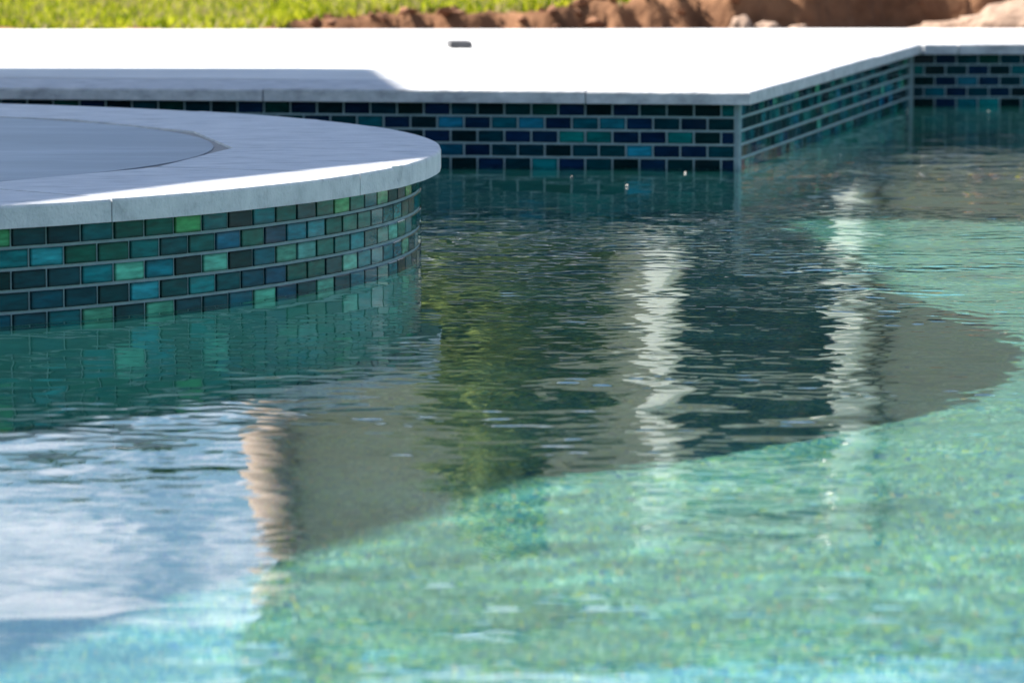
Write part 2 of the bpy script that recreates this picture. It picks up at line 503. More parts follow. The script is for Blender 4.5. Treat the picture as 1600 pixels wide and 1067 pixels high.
def put_tile(me, loc, normal, code, parent):
    """normal: plan direction the glazed face looks to"""
    o = bpy.data.objects.new('tile', me)
    COL.objects.link(o)
    o.parent = parent
    o.location = loc
    o.rotation_euler = (random.gauss(0, 0.006), random.gauss(0, 0.004), math.atan2(normal.x, -normal.y) + random.gauss(0, 0.006))
    c = (PAL_SPA if parent.name.startswith('raised') else PAL_FAR).get(code, PAL[code])
    k = random.uniform(0.75, 1.3)
    if parent.name.startswith('raised'):
        k *= 1.3
    o.color = (c[0] * k, c[1] * k * random.uniform(0.9, 1.1), c[2] * k * random.uniform(0.88, 1.12), 1)
    receivers.append(o)
    return o

FAR_CODES = ['tkkdnknedkdnkdnknenkdedknekd', 'dndnCbnCbnCknbdndkkdnebkdn', 'nkTnnTTnndknkndnbdTnkdneknd', 'dnnCddkddnbndkndnTbndknde', 'nkdnkdnTdnkdndknbdnkdnkdn', 'dndbdntdkdnndkTdndkd', 'ndkdtndkdndkbdnkdndk']
FAR_CODES = [s.replace('C', 'c') for s in FAR_CODES]
MIX_FAR = 'nnnnkkkdddddeetbbTc'
MIX_SPA = 'dddtttteeeeknnbbgmc'

def straight_wall(name, label, a, d, length, start_half, codes, ncols, cat='wall', mix=MIX_FAR, tw=TW, rows=7):
    """tiled band below the coping, starting at point a and running along d; water side is -left_n for clockwise runs"""
    root = empty(name, (a.x, a.y, COP_B))
    tag(root, label, cat)
    return root

def wall_band(root, a, d, normal, length, rows, first_half, codes, mix, max_cols, sink=0.001):
    base = root.location
    # grout bed
    bm = bmesh.new()
    back = normal * -0.006
    lo, hi = COP_B - rows * TH - 0.003, COP_B
    p = [a, a + d * length]
    q = [v + back for v in p]
    loc = lambda v, z: (v.x - base.x, v.y - base.y, z - base.z)
    vs0 = [bm.verts.new(loc(v, lo)) for v in (p[0], p[1], q[1], q[0])]
    vs1 = [bm.verts.new(loc(v, hi)) for v in (p[0], p[1], q[1], q[0])]
    for i in range(4):
        bm.faces.new((vs0[i], vs0[(i + 1) % 4], vs1[(i + 1) % 4], vs1[i]))
    bm.faces.new(vs0); bm.faces.new(vs1)
    g = mesh_obj('grout', bm, M['grout'], root)
    receivers.append(g)
    for r in range(rows):
        z = COP_B - (r + 0.5) * TH
        s = 0.008
        half = (r % 2 == 0) == first_half
        row = codes[r] if codes and r < len(codes) else ''
        i = 0
        while s < length - 0.005 and i < max_cols:
            w = TW / 2 if (half and i == 0) else TW
            code = row[i] if i < len(row) else random.choice(mix)
            c = a + d * (s + w / 2)
            c = c - normal * sink
            put_tile(ME_HALF if (half and i == 0) else ME_FULL, (c.x - base.x, c.y - base.y, z - base.z), normal, code, root)
            s += w
            i += 1

# far wall (runs left from the corner)
root = empty('pool_wall', (P1.x, P1.y, COP_B))
tag(root, 'far pool wall of dark blue glass brick tiles facing the camera behind the round spa', 'wall')
N_FAR = -left_n(-FAR_DIR)
wall_band(root, P1, FAR_DIR, N_FAR, (P1 - P0).length, 7, True, FAR_CODES, MIX_FAR, 42)
far_root = root
# receding wall
root = empty('pool_wall', (P1.x, P1.y, COP_B))
tag(root, 'side pool wall of teal glass tiles running back between the two coping corners', 'wall')
N_REC = -left_n(REC_DIR)
wall_band(root, P1, REC_DIR, N_REC, (P2 - P1).length, 7, False, None, 'tteeddTTTbbkkkkndcm', 60, 0.0018)
rec_root = root
# farthest wall
root = empty('pool_wall', (P2.x, P2.y, COP_B))
tag(root, 'farthest pool wall of dark glass tiles at the right edge of the photo', 'wall')
N_FF = -left_n(FF_DIR)
FF_CODES = ['kndednkdkn', 'tkdnktnkdn', 'kncndTkndk', 'dtndnkbdkn', 'knbTktndkd']
wall_band(root, P2, FF_DIR, N_FF, (P3 - P2).length, 7, False, FF_CODES, MIX_FAR, 24)
ff_root = root
# corner trims
for c, rt, lbl in ((P1, far_root, 'pale corner strip'), (P2, ff_root, None)):
    bm = bmesh.new()
    for dz0 in (0,):
        add_box(bm, (c.x - rt.location.x, c.y - rt.location.y, -0.09), (0.008, 0.008, 0.18), math.atan2(FAR_DIR.y, FAR_DIR.x))
    bmesh.ops.bevel(bm, geom=[e for e in bm.edges], offset=0.002, segments=1, affect='EDGES')
    t = mesh_obj('corner_trim', bm, M['grout'], rt)

# ------------------------------------------------------------------ deck and coping
def off(poly, dist):
    """offset an open polyline to its left"""
    out = []
    for i, p in enumerate(poly):
        ds = []
        if i > 0: ds.append((poly[i] - poly[i - 1]).normalized())
        if i < len(poly) - 1: ds.append((poly[i + 1] - poly[i]).normalized())
        nn = sum((left_n(d) for d in ds), Vector((0, 0))).normalized()
        k = 1 / max(0.3, nn.dot(left_n(ds[0])))
        out.append(p + nn * dist * k)
    return out

edge = [P0 + Vector((-0.0, 0)), P1, P2, P3]
OVER, CW = -0.024, 0.37
e_out = off(edge, OVER)
e_in = off(edge, OVER + CW)
deck_pts = e_in
bm = bmesh.new()
qd = off(edge, OVER + CW + 0.004)
front = [(-8, qd[0].y)] + [(p.x, p.y) for p in qd] + [(9, qd[-1].y)]
def back_y(x):
    return float(np.interp(x, [-8, -1.293, 0.3, 1.31, 3, 9], [11.34, 11.345, 11.40, 11.49, 11.495, 11.495]))
rear = [(x, back_y(x)) for x, y in front]
ft = [bm.verts.new((x, y, 0.0)) for x, y in front]; rt_ = [bm.verts.new((x, y, 0.0)) for x, y in rear]
fb = [bm.verts.new((x, y, -0.14)) for x, y in front]; rb = [bm.verts.new((x, y, -0.14)) for x, y in rear]
for i in range(len(front) - 1):
    bm.faces.new((ft[i], ft[i + 1], rt_[i + 1], rt_[i]))
    bm.faces.new((fb[i], fb[i + 1], ft[i + 1], ft[i]))
    bm.faces.new((rb[i + 1], rb[i], rt_[i], rt_[i + 1]))
deck = mesh_obj('deck', bm, M['deck'])
tag(deck, kind='structure')
# the other sides of the pool surround, out of frame
bm = bmesh.new()
add_box(bm, ((PL - 0.0 - 8) / 2, (P0.y + 0.3 - 0.9) / 2, -0.07), (8 + PL, P0.y + 0.3 + 0.9, 0.14))
add_box(bm, ((PR + 9) / 2, (P3.y + 0.3 - 0.9) / 2, -0.0715), (9 - PR, P3.y + 0.3 + 0.9, 0.141))
add_box(bm, ((PL + PR) / 2, (PN - 0.9) / 2, -0.0725), (PR - PL, PN + 0.9, 0.143))
o = mesh_obj('pavement', bm, M['deck'])
tag(o, kind='structure')

def stone(poly, z0, z1, bev, parent, nfront=2, seg=2):
    bm = bmesh.new()
    top = prism(bm, poly, z0, z1)
    bmesh.ops.recalc_face_normals(bm, faces=bm.faces)
    fr = {(round(x, 6), round(y, 6)) for x, y in poly[:nfront]}
    edges = [e for e in top.edges if all((round(v.co.x, 6), round(v.co.y, 6)) in fr for v in e.verts)]
    bmesh.ops.bevel(bm, geom=edges, offset=bev, segments=seg, affect='EDGES', profile=0.5)
    o = mesh_obj('coping_stone', bm, M['coping'] if parent.name.startswith('raised') else M['coping_deck'], parent)
    receivers.append(o)
    return o

L0 = (e_out[1] - e_out[0]).length
def run(a, d, s0, s1, first, piece, width_n):
    """square-cut stones along a straight front edge"""
    cuts = [s0]
    s = first
    while s < s1 - 0.12:
        cuts.append(s)
        s += piece
    cuts.append(s1)
    for u, v in zip(cuts[:-1], cuts[1:]):
        u, v = u + 0.0014, v - 0.0014
        pl = []
        k = 8
        for j in range(k + 1):
            q = a + d * (u + (v - u) * j / k)
            w = 0.0012 * noise.noise((q.x * 9, q.y * 9, 4)) if 0 < j < k else 0
            q = q - width_n * w
            pl.append((q.x, q.y))
        for t in (v, u):
            q = a + d * t + width_n * CW
            pl.append((q.x, q.y))
        stone(pl, COP_B, random.uniform(-0.0012, 0.0008), 0.004, deck, k + 1)
dF = -FAR_DIR
nF = left_n(dF)
nR = left_n(REC_DIR)
nB = left_n(FF_DIR)
CORNER = 0.306
run(e_out[0], dF, 0.0, L0 - CORNER, (L0 - CORNER) % 0.61, 0.61, nF)
# corner stone
j0 = e_out[1] - dF * (CORNER - 0.0014)
c2 = e_out[1] + REC_DIR * (CW / REC_DIR.dot(nF))
stone([(j0.x, j0.y), (e_out[1].x, e_out[1].y), (c2.x, c2.y), (j0.x + nF.x * CW, j0.y + nF.y * CW)], COP_B, 0.0, 0.004, deck, 3)
L1 = (e_out[2] - e_out[1]).length
s_in = CW / REC_DIR.dot(nF) + 0.0028
def rec_pt(s, w):
    q = e_out[1] + REC_DIR * s + nR * w
    return (q.x, q.y)
# first stone of the side run is cut to fit against the corner stone
back = c2 + nF * 0.0028
t_in = (back - e_out[1]).dot(nF)
s_w = (t_in - CW * nR.dot(nF)) / REC_DIR.dot(nF)
stone([rec_pt(s_in, 0), rec_pt(0.97, 0), rec_pt(0.97, CW), rec_pt(s_w, CW)], COP_B, -0.0005, 0.004, deck)
run(e_out[1], REC_DIR, 0.9728, L1 + 0.02, 1.58, 0.61, nR)
# inner corner and the farthest run
k0 = e_out[2] + REC_DIR * 0.0228
k1 = k0 + nR * CW
t = (CW - (k0 - e_out[2]).dot(nB)) / REC_DIR.dot(nB)
m0, m1 = k0 + REC_DIR * t, k1 + REC_DIR * ((CW - (k1 - e_out[2]).dot(nB)) / REC_DIR.dot(nB))
f0 = e_out[2] + FF_DIR * 0.09
fe = e_out[2] + FF_DIR * 0.012
stone([(fe.x, fe.y), (f0.x, f0.y), (f0.x + nB.x * CW, f0.y + nB.y * CW), (m1.x, m1.y), (k1.x, k1.y), (k0.x, k0.y)], COP_B, -0.0004, 0.003, deck)
run(e_out[2], FF_DIR, 0.0928, (e_out[3] - e_out[2]).length, 0.395, 0.305, nB)
# mortar bed seen in the joints
bm = bmesh.new()
for i in range(3):
    q = off(edge, OVER + 0.005)
    q2 = off(edge, OVER + CW + 0.003)
    pl = [(q[i].x, q[i].y), (q[i + 1].x, q[i + 1].y), (q2[i + 1].x, q2[i + 1].y), (q2[i].x, q2[i].y)]
    prism(bm, pl, COP_B + 0.002, -0.0035)
mesh_obj('mortar_bed', bm, M['coping_joint'], deck)

# ------------------------------------------------------------------ round spa
spa = empty('raised_spa', (SPA_C.x, SPA_C.y, 0))
tag(spa, 'round raised spa with wide pale stone coping above green and teal tiles', 'spa')
bm = bmesh.new()
seg = 160
def ring_wall(bm, r, z0, z1, seg=160):
    a = [bm.verts.new((r * math.cos(2 * math.pi * k / seg), r * math.sin(2 * math.pi * k / seg), z0)) for k in range(seg)]
    b = [bm.verts.new((r * math.cos(2 * math.pi * k / seg), r * math.sin(2 * math.pi * k / seg), z1)) for k in range(seg)]
    for k in range(seg):
        bm.faces.new((a[k], a[(k + 1) % seg], b[(k + 1) % seg], b[k]))
    return a, b
SPA_B = SPA_TOP - 0.030
ROWS_S, TH_S, TW_S = 7, 0.0267, 0.0534
a, b = ring_wall(bm, SPA_RW, SPA_B - ROWS_S * TH_S, SPA_B)
bm.faces.new(b); bm.faces.new(a[::-1])
g = mesh_obj('grout', bm, M['grout'], spa, smooth=False)
receivers.append(g)
bm = bmesh.new()
a, b = ring_wall(bm, SPA_RW - 0.006, FLOOR_Z - 0.02, SPA_B - ROWS_S * TH_S - 0.001)
bm.faces.new(b); bm.faces.new(a[::-1])
g = mesh_obj('plaster_wall', bm, M['plaster'], spa)
receivers.append(g)
# rows read from left to right along the front
SPA_CODES = ['dgdkteegtktedegedgddgdedeedt', 'btcteetdebentteeeddtddteddet', 'tknntmtkmkbmmeetdemetedtede', 'ttdnnkcdtdnneenmtttbmdtedet', 'mbntmdmndbmndmdtdetkbkdnedt', 'dtedtntedtmedtedbtedted', 'tedtdtnedtetmedtdteedt']
SPA_CODES = [s for s in SPA_CODES]
SPA_CODES[1] = 'bntceetdebentteeeddtddteddet'
dth = TW_S / (SPA_RW + 0.003)
TH0 = R(-52.3)        # left edge of the first complete tile of the top row
for r in range(ROWS_S):
    z = SPA_B - (r + 0.5) * TH_S
    shift = 0.0 if r % 2 == 0 else -0.5
    for i in range(-9, 40):
        ang = TH0 + dth * (i + 0.5 + shift)
        code = SPA_CODES[r][i + 1] if 0 <= i + 1 < len(SPA_CODES[r]) else random.choice(MIX_SPA)
        nn = Vector((math.cos(ang), math.sin(ang)))
        put_tile(ME_SPA, (nn.x * (SPA_RW - 0.0003), nn.y * (SPA_RW - 0.0003), z), nn, code, spa)
# coping: sixteen stones, curved outside, straight inside
for k in range(16):
    a0 = R(22.5 * k + 0.6) + 0.0007
    a1 = R(22.5 * (k + 1) + 0.6) - 0.0007
    pl = []
    m = 22
    for j in range(m + 1):
        t = a0 + (a1 - a0) * j / m
        w = 0.0022 * noise.noise((math.cos(t) * 14, math.sin(t) * 14, 1.3)) + 0.001 * noise.noise((math.cos(t) * 60, math.sin(t) * 60, 8))
        rr = SPA_RO + w
        pl.append((rr * math.cos(t), rr * math.sin(t)))
    pl += [(SPA_RI * math.cos(a1), SPA_RI * math.sin(a1)), (SPA_RI * math.cos(a0), SPA_RI * math.sin(a0))]
    stone(pl, SPA_B, SPA_TOP + random.uniform(-0.0008, 0.0006), 0.0045, spa, m + 1)
bm = bmesh.new()
a, b = ring_wall(bm, SPA_RO - 0.0035, SPA_B + 0.001, SPA_TOP - 0.004, 192)
bm.faces.new(b); bm.faces.new(a[::-1])
mesh_obj('mortar_bed', bm, M['coping_joint'], spa)
bm = bmesh.new()
a, b = ring_wall(bm, SPA_RI + 0.01, SPA_TOP - 0.0039, SPA_TOP - 0.0030, 96)
bm.faces.new(b)
mesh_obj('mortar_rim', bm, M['rim'], spa)
bm = bmesh.new()
a, b = ring_wall(bm, 1.046, SPA_TOP - 0.0035, SPA_TOP - 0.0012, 96)
bm.faces.new(b)
mesh_obj('infill_slab', bm, M['slab'], spa)

# ------------------------------------------------------------------ water
fine_x = np.arange(-1.5, 1.9001, 0.006)
xs = np.concatenate([np.arange(PL - 0.1, -1.5, 0.05), fine_x, np.arange(1.95, PR + 0.1, 0.05)])
fine_y = np.arange(2.7, 10.7, 0.006)
ys = np.concatenate([np.arange(PN - 0.1, 2.7, 0.04), fine_y])
X, Y = np.meshgrid(xs, ys)
Z = np.zeros_like(X)
def patch(cx, cy, rx, ry):
    return np.exp(-(((X - cx) / rx) ** 2 + ((Y - cy) / ry) ** 2))
# slow variation of how choppy the surface is
def vnoise(seed, lx, ly):
    r2 = np.random.default_rng(seed)
    out = np.zeros_like(X)
    for _ in range(7):
        kx, ky = r2.normal(0, 2 * math.pi / lx), r2.normal(0, 2 * math.pi / ly)
        out += np.sin(kx * X + ky * Y + r2.uniform(0, 6.28))
    return out / 2.6
calm = np.clip(0.75 + 0.35 * vnoise(3, 1.2, 0.9), 0.2, 1.6)
in_spa = np.hypot(X - SPA_C.x, Y - SPA_C.y)
lee = 1 - 0.55 * np.exp(-np.clip(in_spa - SPA_RW, 0, 9) / 0.35)       # calmer beside the spa
def waves(n, lmin, lmax, slope, spread, main, seed):
    """sum of random wave trains: height and the two slopes"""
    r2 = np.random.default_rng(seed)
    z = np.zeros_like(X); zx = np.zeros_like(X); zy = np.zeros_like(X)
    for i in range(n):
        lam = math.exp(r2.uniform(math.log(lmin), math.log(lmax)))
        th = main + r2.normal(0, spread)
        k = 2 * math.pi / lam
        ph = k * (math.cos(th) * X + math.sin(th) * Y) + r2.uniform(0, 6.28)
        a = slope * math.sqrt(2.0 / n)
        z += a / k * np.sin(ph)
        c = a * np.cos(ph)
        zx += c * math.cos(th); zy += c * math.sin(th)
    return z, zx, zy
breeze = 0.8 + 0.6 * np.exp(-((Y - 6.35) / 0.8) ** 2) + 0.25 * np.exp(-((Y - 4.9) / 0.6) ** 2) - 0.55 * np.clip((4.6 - Y) / 0.9, 0, 1)
open_water = np.clip((in_spa - SPA_RW) / 0.5, 0, 1)
breeze = np.where(breeze > 1, 1 + (breeze - 1) * open_water, breeze)
shelter = 1 - 0.6 * np.exp(-((X + 0.75) / 0.55) ** 2) * np.clip((5.3 - Y) / 0.5, 0, 1)
gust = shelter * np.clip(0.7 + 0.5 * vnoise(5, 0.8, 0.4), 0.2, 2.0)
# swell and wavelets are shaped in the mesh; capillary ripples only a few hundredths of a millimetre high are carried by the normals
lz, lx, ly = waves(22, 0.25, 0.9, 0.0045, 0.9, 1.5, 21)
mz, mx_, my = waves(34, 0.075, 0.22, 0.0110, 0.8, 1.5, 22)
fz, fx, fy = waves(60, 0.024, 0.075, 0.0225, 0.65, 1.5, 23)
mk = calm * (0.5 + 0.5 * lee) * breeze
fk = gust * lee * breeze * (1 + 0.8 * open_water * np.exp(-((Y - 6.4) / 0.7) ** 2))
wig = 0.12 * vnoise(8, 1.4, 3.0)
for yb, wd, am in ((6.98, 0.13, 1.3), (6.22, 0.06, 1.0), (5.62, 0.05, 0.7)):      # narrow cat's-paws of wind
    fk = fk * (1 + am * open_water * np.exp(-((Y + wig - yb) / wd) ** 2))
Z += lz + 0.9 * mz * mk
SX = lx + mx_ * mk + fx * fk
SY = ly + my * mk + fy * fk
SX = np.clip(SX, -0.09, 0.09); SY = np.clip(SY, -0.1, 0.075)
Z += WATER_Z
nyv, nxv = X.shape
co = np.stack([X, Y, Z], -1).reshape(-1, 3).astype(np.float32)
idx = np.arange(nyv * nxv).reshape(nyv, nxv)
quads = np.stack([idx[:-1, :-1], idx[:-1, 1:], idx[1:, 1:], idx[1:, :-1]], -1).reshape(-1, 4)
# leave out what lies inside the spa or behind the far walls
qc = co[quads].mean(1)
keep = np.hypot(qc[:, 0] - SPA_C.x, qc[:, 1] - SPA_C.y) > SPA_RW - 0.05
behind = ((qc[:, 0] - P1.x) * -REC_DIR.y + (qc[:, 1] - P1.y) * REC_DIR.x > 0.03) & ((qc[:, 0] - P1.x) * N_FAR.x + (qc[:, 1] - P1.y) * N_FAR.y < -0.03)
keep &= ~behind
quads = quads[keep]
me = bpy.data.meshes.new('water')
me.vertices.add(len(co)); me.vertices.foreach_set('co', co.ravel())
me.loops.add(quads.size); me.loops.foreach_set('vertex_index', quads.ravel().astype(np.int32))
me.polygons.add(len(quads))
me.polygons.foreach_set('loop_start', np.arange(0, quads.size, 4, dtype=np.int32))
me.polygons.foreach_set('loop_total', np.full(len(quads), 4, dtype=np.int32))
me.polygons.foreach_set('use_smooth', np.ones(len(quads), dtype=bool))
me.update(calc_edges=True)
nrm = np.stack([-SX, -SY, np.ones_like(SX)], -1).reshape(-1, 3)
nrm /= np.linalg.norm(nrm, axis=1, keepdims=True)
at = me.attributes.new('ripple_normal', 'FLOAT_VECTOR', 'POINT')
at.data.foreach_set('vector', nrm.astype(np.float32).ravel())
me.materials.append(M['water'])
water = link(bpy.data.objects.new('water', me))
tag(water, kind='structure')
water.cycles.is_caustics_caster = True

# ------------------------------------------------------------------ small grey block on the deck
bm = bmesh.new()
add_box(bm, (0, 0, 0.008), (0.050, 0.10, 0.016), 0.12)
bmesh.ops.bevel(bm, geom=list(bm.edges), offset=0.0025, segments=2, affect='EDGES')
for v in bm.verts:
    v.co += Vector((noise.noise(v.co * 60), noise.noise(v.co * 60 + Vector((5, 0, 0))), 0)) * 0.0015
o = mesh_obj('stone_block', bm, M['stone'])
o.location = (-0.121, 10.26, 0.0)
tag(o, 'small flat grey block lying on the sunlit white deck', 'block')

# ------------------------------------------------------------------ bubbles drifting on the water
def bubble_mat():
    m, N, L, P = new_mat('foam_bubble')
    P.inputs['Base Color'].default_value = (0.62, 0.58, 0.52, 1)
    P.inputs['Roughness'].default_value = 0.2
    return m
M['bubble'] = bubble_mat()
bm = bmesh.new()
bmesh.ops.create_uvsphere(bm, u_segments=10, v_segments=6, radius=0.0032)
for v in bm.verts:
    v.co.z *= 0.8
bub_me = bpy.data.meshes.new('bubble')
bm.to_mesh(bub_me); bm.free()
bub_me.polygons.foreach_set('use_smooth', [True] * len(bub_me.polygons))
bub_me.materials.append(M['bubble'])
BUB = [(0.318, 8.20), (0.203, 7.873), (0.108, 8.099), (0.639, 8.704), (1.089, 10.233)]
for i, (x, y) in enumerate(BUB):
    o = link(bpy.data.objects.new('bubble', bub_me))
    o.location = (x, y, WATER_Z + 0.0012)
    k = random.uniform(0.4, 0.7)
    o.scale = (k, k, k)
    tag(o, ['tiny foam bubble closest to the far tiled wall, left of its corner', 'tiny foam bubble farthest from the far tiled wall', 'tiny foam bubble leftmost on the water before the far tiled wall', 'tiny foam bubble beside the receding tiled wall', 'tiny foam bubble before the farthest tiled wall at the right'][i], 'bubble', 'bubbles drifting by the far wall')

# ------------------------------------------------------------------ soil heap and clods behind the deck
def lump(name, loc, size, seed, mat, sub=4, rough=0.25):
    bm = bmesh.new()
    bmesh.ops.create_icosphere(bm, subdivisions=sub, radius=1.0)
    for v in bm.verts:
        d = v.co.normalized()
        k = 1 + rough * noise.noise(d * 1.6 + Vector((seed, 0, 0))) + rough * 0.6 * noise.noise(d * 4 + Vector((0, seed, 0))) + rough * 0.35 * noise.noise(d * 11 + Vector((0, 0, seed))) + rough * 0.3 * noise.noise(d * 26 + Vector((0, 0, seed)))
        v.co = Vector((d.x * size[0], d.y * size[1], d.z * size[2])) * k
    o = mesh_obj(name, bm, mat, smooth=True)
    o.location = loc
    return o
o = lump('soil_heap', (1.95, 11.72, -0.14), (1.0, 0.22, 0.27), 3.0, M['sand'], 6, 0.11)
tag(o, 'pale sunlit heap of sandy soil behind the deck at the right edge', 'soil heap')
for (x, y, s, lb) in ((0.585, 11.47, (0.030, 0.03, 0.034), 'tallest pale clod of soil on the deck rim in front of the brown bank'),
                      (0.650, 11.475, (0.040, 0.03, 0.018), 'low pale clod of soil just right of the tallest clod'),
                      (0.735, 11.48, (0.026, 0.02, 0.010), 'smallest flat pale clod of soil farthest right in the row of clods')):
    o = lump('soil_clod', (x, y, -0.002), s, x * 9, M['sand'], 3, 0.3)
    tag(o, lb, 'clod', 'clods behind the deck')

r2 = random.Random(31)
bm = bmesh.new()
for i in range(900):
    x = r2.uniform(-0.62, 2.4)
    y = bank_y(x) + r2.gauss(-0.02, 0.05)
    if i % 3 == 0:
        y = r2.uniform(11.44, 11.6)
    if y < 11.43 or bank_h(x) < 0.01:
        continue
    rr = abs(r2.gauss(0, 0.007)) + 0.002
    vsx = bmesh.ops.create_icosphere(bm, subdivisions=1, radius=rr, matrix=Matrix.Translation((x, y, ground_z(x, y) + rr * 0.3)) @ Matrix.Rotation(r2.uniform(0, 6), 4, 'X') @ Matrix.Diagonal((r2.uniform(0.8, 1.7), r2.uniform(0.7, 1.3), r2.uniform(0.5, 1.0), 1)))['verts']
    for v in vsx:
        v.co += Vector((r2.gauss(0, 1), r2.gauss(0, 1), r2.gauss(0, 1))) * rr * 0.18
o = mesh_obj('soil_crumbs', bm, M['dirt'])
tag(o, 'loose crumbs of soil strewn along the brown bank', 'soil', kind='stuff')

# ------------------------------------------------------------------ grass
def blades(name, mat, n, seed, hmin, hmax, keep):
    r2 = np.random.default_rng(seed)
    vs, fs = [], []
    tries = 0
    while len(fs) < n and tries < n * 4:
        tries += 1
        x = r2.uniform(-2.8, 3.0); y = 11.36 + 3.4 * r2.uniform(0, 1) ** 1.5
        if not keep(x, y):
            continue
        z = ground_z(x, y) - 0.004
        h = r2.uniform(hmin, hmax)
        a = r2.uniform(0, 6.28); w = r2.uniform(0.003, 0.007)
        lx, ly = r2.normal(0, 0.5) * h, r2.normal(0, 0.5) * h
        i = len(vs)
        vs += [(x - w * math.cos(a), y - w * math.sin(a), z), (x + w * math.cos(a), y + w * math.sin(a), z), (x + lx, y + ly, z + h)]
        fs.append((i, i + 1, i + 2))
    o = pydata_obj(name, vs, fs, mat)
    return o
def grass_ok(x, y):
    h = bank_h(x)
    if h > 0.004:
        lim = bank_y(x) + 0.05
        if x > 0.55: lim = max(lim, 12.05 + 0.2 * noise.noise((x * 3, 0, 0)))
        return y > lim + 0.05 * noise.noise((x * 9, y * 9, 2))
    if y < 11.5 and noise.noise((x * 3.3, y * 3, 7)) > 0.12:
        return False
    return y > 11.38
g = blades('grass', M['grass'], 70000, 1, 0.015, 0.038, grass_ok)
tag(g, 'bright yellow green lawn behind the white deck', 'grass', kind='stuff')
g = blades('dry_grass', M['straw'], 14000, 2, 0.015, 0.045, lambda x, y: grass_ok(x, y) and noise.noise((x * 4, y * 4, 11)) > -0.1)
tag(g, 'straw coloured dry blades scattered through the lawn', 'dry grass', kind='stuff')

# ------------------------------------------------------------------ trees
def tree(name, label, base, trunk_h, crown_c, crown_r, n_leaf, leaf, mat, seed, group=None):
    r2 = random.Random(seed)
    root = empty(name, base)
    tag(root, label, 'tree', group)
    bm = bmesh.new()
    tr = 0.045 * max(1, crown_r[2])
    tube(bm, [(0, 0, -0.3), (0.02, 0.01, trunk_h * 0.5), (0.0, 0, trunk_h), (0, 0, crown_c[2])], [tr * 1.2, tr, tr * 0.8, tr * 0.3])
    clumps = []
    for i in range(44):
        while True:
            p = Vector((r2.uniform(-1, 1), r2.uniform(-1, 1), r2.uniform(-1, 1)))
            if p.length < 1: break
        c = Vector((crown_c[0] + p.x * crown_r[0], crown_c[1] + p.y * crown_r[1], crown_c[2] + p.z * crown_r[2]))
        clumps.append((c, r2.uniform(0.2, 0.42)))
        if i % 2 == 0:
            s = Vector((0, 0, trunk_h * 0.8))
            tube(bm, [s, s.lerp(c, 0.5) + Vector((0, 0, 0.05)), c], [tr * 0.45, tr * 0.28, tr * 0.08], 5)
    mesh_obj('trunk', bm, M['bark'], root)
    vs, fs = [], []
    for i in range(n_leaf):
        c, rr = clumps[r2.randrange(len(clumps))]
        d = Vector((r2.gauss(0, 1), r2.gauss(0, 1), r2.gauss(0, 1))).normalized() * r2.uniform(0, 1) ** 0.5
        p = c + Vector((d.x * rr * crown_r[0], d.y * rr * crown_r[1], d.z * rr * crown_r[2]))
        u = Vector((r2.gauss(0, 1), r2.gauss(0, 1), r2.gauss(0, 1))).normalized()
        w = u.orthogonal().normalized()
        l = leaf * r2.uniform(0.6, 1.3)
        k = len(vs)
        vs += [p - u * l, p + w * l * 0.4, p + u * l, p - w * l * 0.4]
        fs.append((k, k + 1, k + 2, k + 3))
    pydata_obj('crown', vs, fs, mat, root)
    return root
tree('small_tree', 'small leafy tree in front of the house, seen mirrored in the water', (-0.01, 17.0, 0), 0.5, (0, 0, 0.95), (0.38, 0.45, 0.85), 24000, 0.034, M['leaf'], 4)
tree('garden_tree', 'dark garden tree far left beyond the lawn', (-4.4, 42, 0), 1.6, (0, 0, 2.9), (1.6, 1.4, 1.9), 9000, 0.12, M['leaf_dark'], 5, 'far garden trees')
tree('garden_tree', 'lower garden tree left of the house', (-2.9, 38, 0), 1.4, (0, 0, 2.5), (1.2, 1.2, 1.6), 7000, 0.12, M['leaf_dark'], 6, 'far garden trees')

# ------------------------------------------------------------------ unseen leafy screen added behind the camera to darken tile reflections
added_hedge = empty('added_hedge', (0, -5.0, 0))
tag(added_hedge, 'unseen dark green leafy screen added behind the near pool edge to darken tile reflections', 'added_hedge')
bm = bmesh.new()
add_box(bm, (0, 0, 1.25), (22, 0.7, 2.9))
mesh_obj('branches', bm, M['bark'], added_hedge)
r2 = random.Random(9)
vs, fs = [], []
for i in range(26000):
    p = Vector((r2.uniform(-11.2, 11.2), 0.38 + r2.uniform(0, 0.16), r2.uniform(-0.1, 2.85)))
    if i % 5 == 0:
        p = Vector((p.x, r2.uniform(-0.5, 0.5), 2.72 + r2.uniform(0, 0.16)))
    u = Vector((r2.gauss(0, 1), r2.gauss(0, 0.5), r2.gauss(0, 1))).normalized()
    w = u.orthogonal().normalized()
    l = r2.uniform(0.04, 0.08)
    k = len(vs)
    vs += [p - u * l, p + w * l * 0.5, p + u * l, p - w * l * 0.5]
    fs.append((k, k + 1, k + 2, k + 3))
pydata_obj('foliage', vs, fs, M['leaf_dark'], added_hedge)

# ------------------------------------------------------------------ house beyond the lawn (mirrored in the pool)
HY = 22.0
house = empty('house', (0, HY, 0))
tag(house, 'beige stucco house with white posts, seen mirrored in the pool water', 'house')
def hbox(name, x0, x1, y0, y1, z0, z1, mat, parent=house, bev=0.0):
    bm = bmesh.new()
    add_box(bm, ((x0 + x1) / 2, (y0 + y1) / 2, (z0 + z1) / 2), (x1 - x0, y1 - y0, z1 - z0))
    if bev:
        bmesh.ops.bevel(bm, geom=list(bm.edges), offset=bev, segments=2, affect='EDGES')
    return mesh_obj(name, bm, mat, parent)
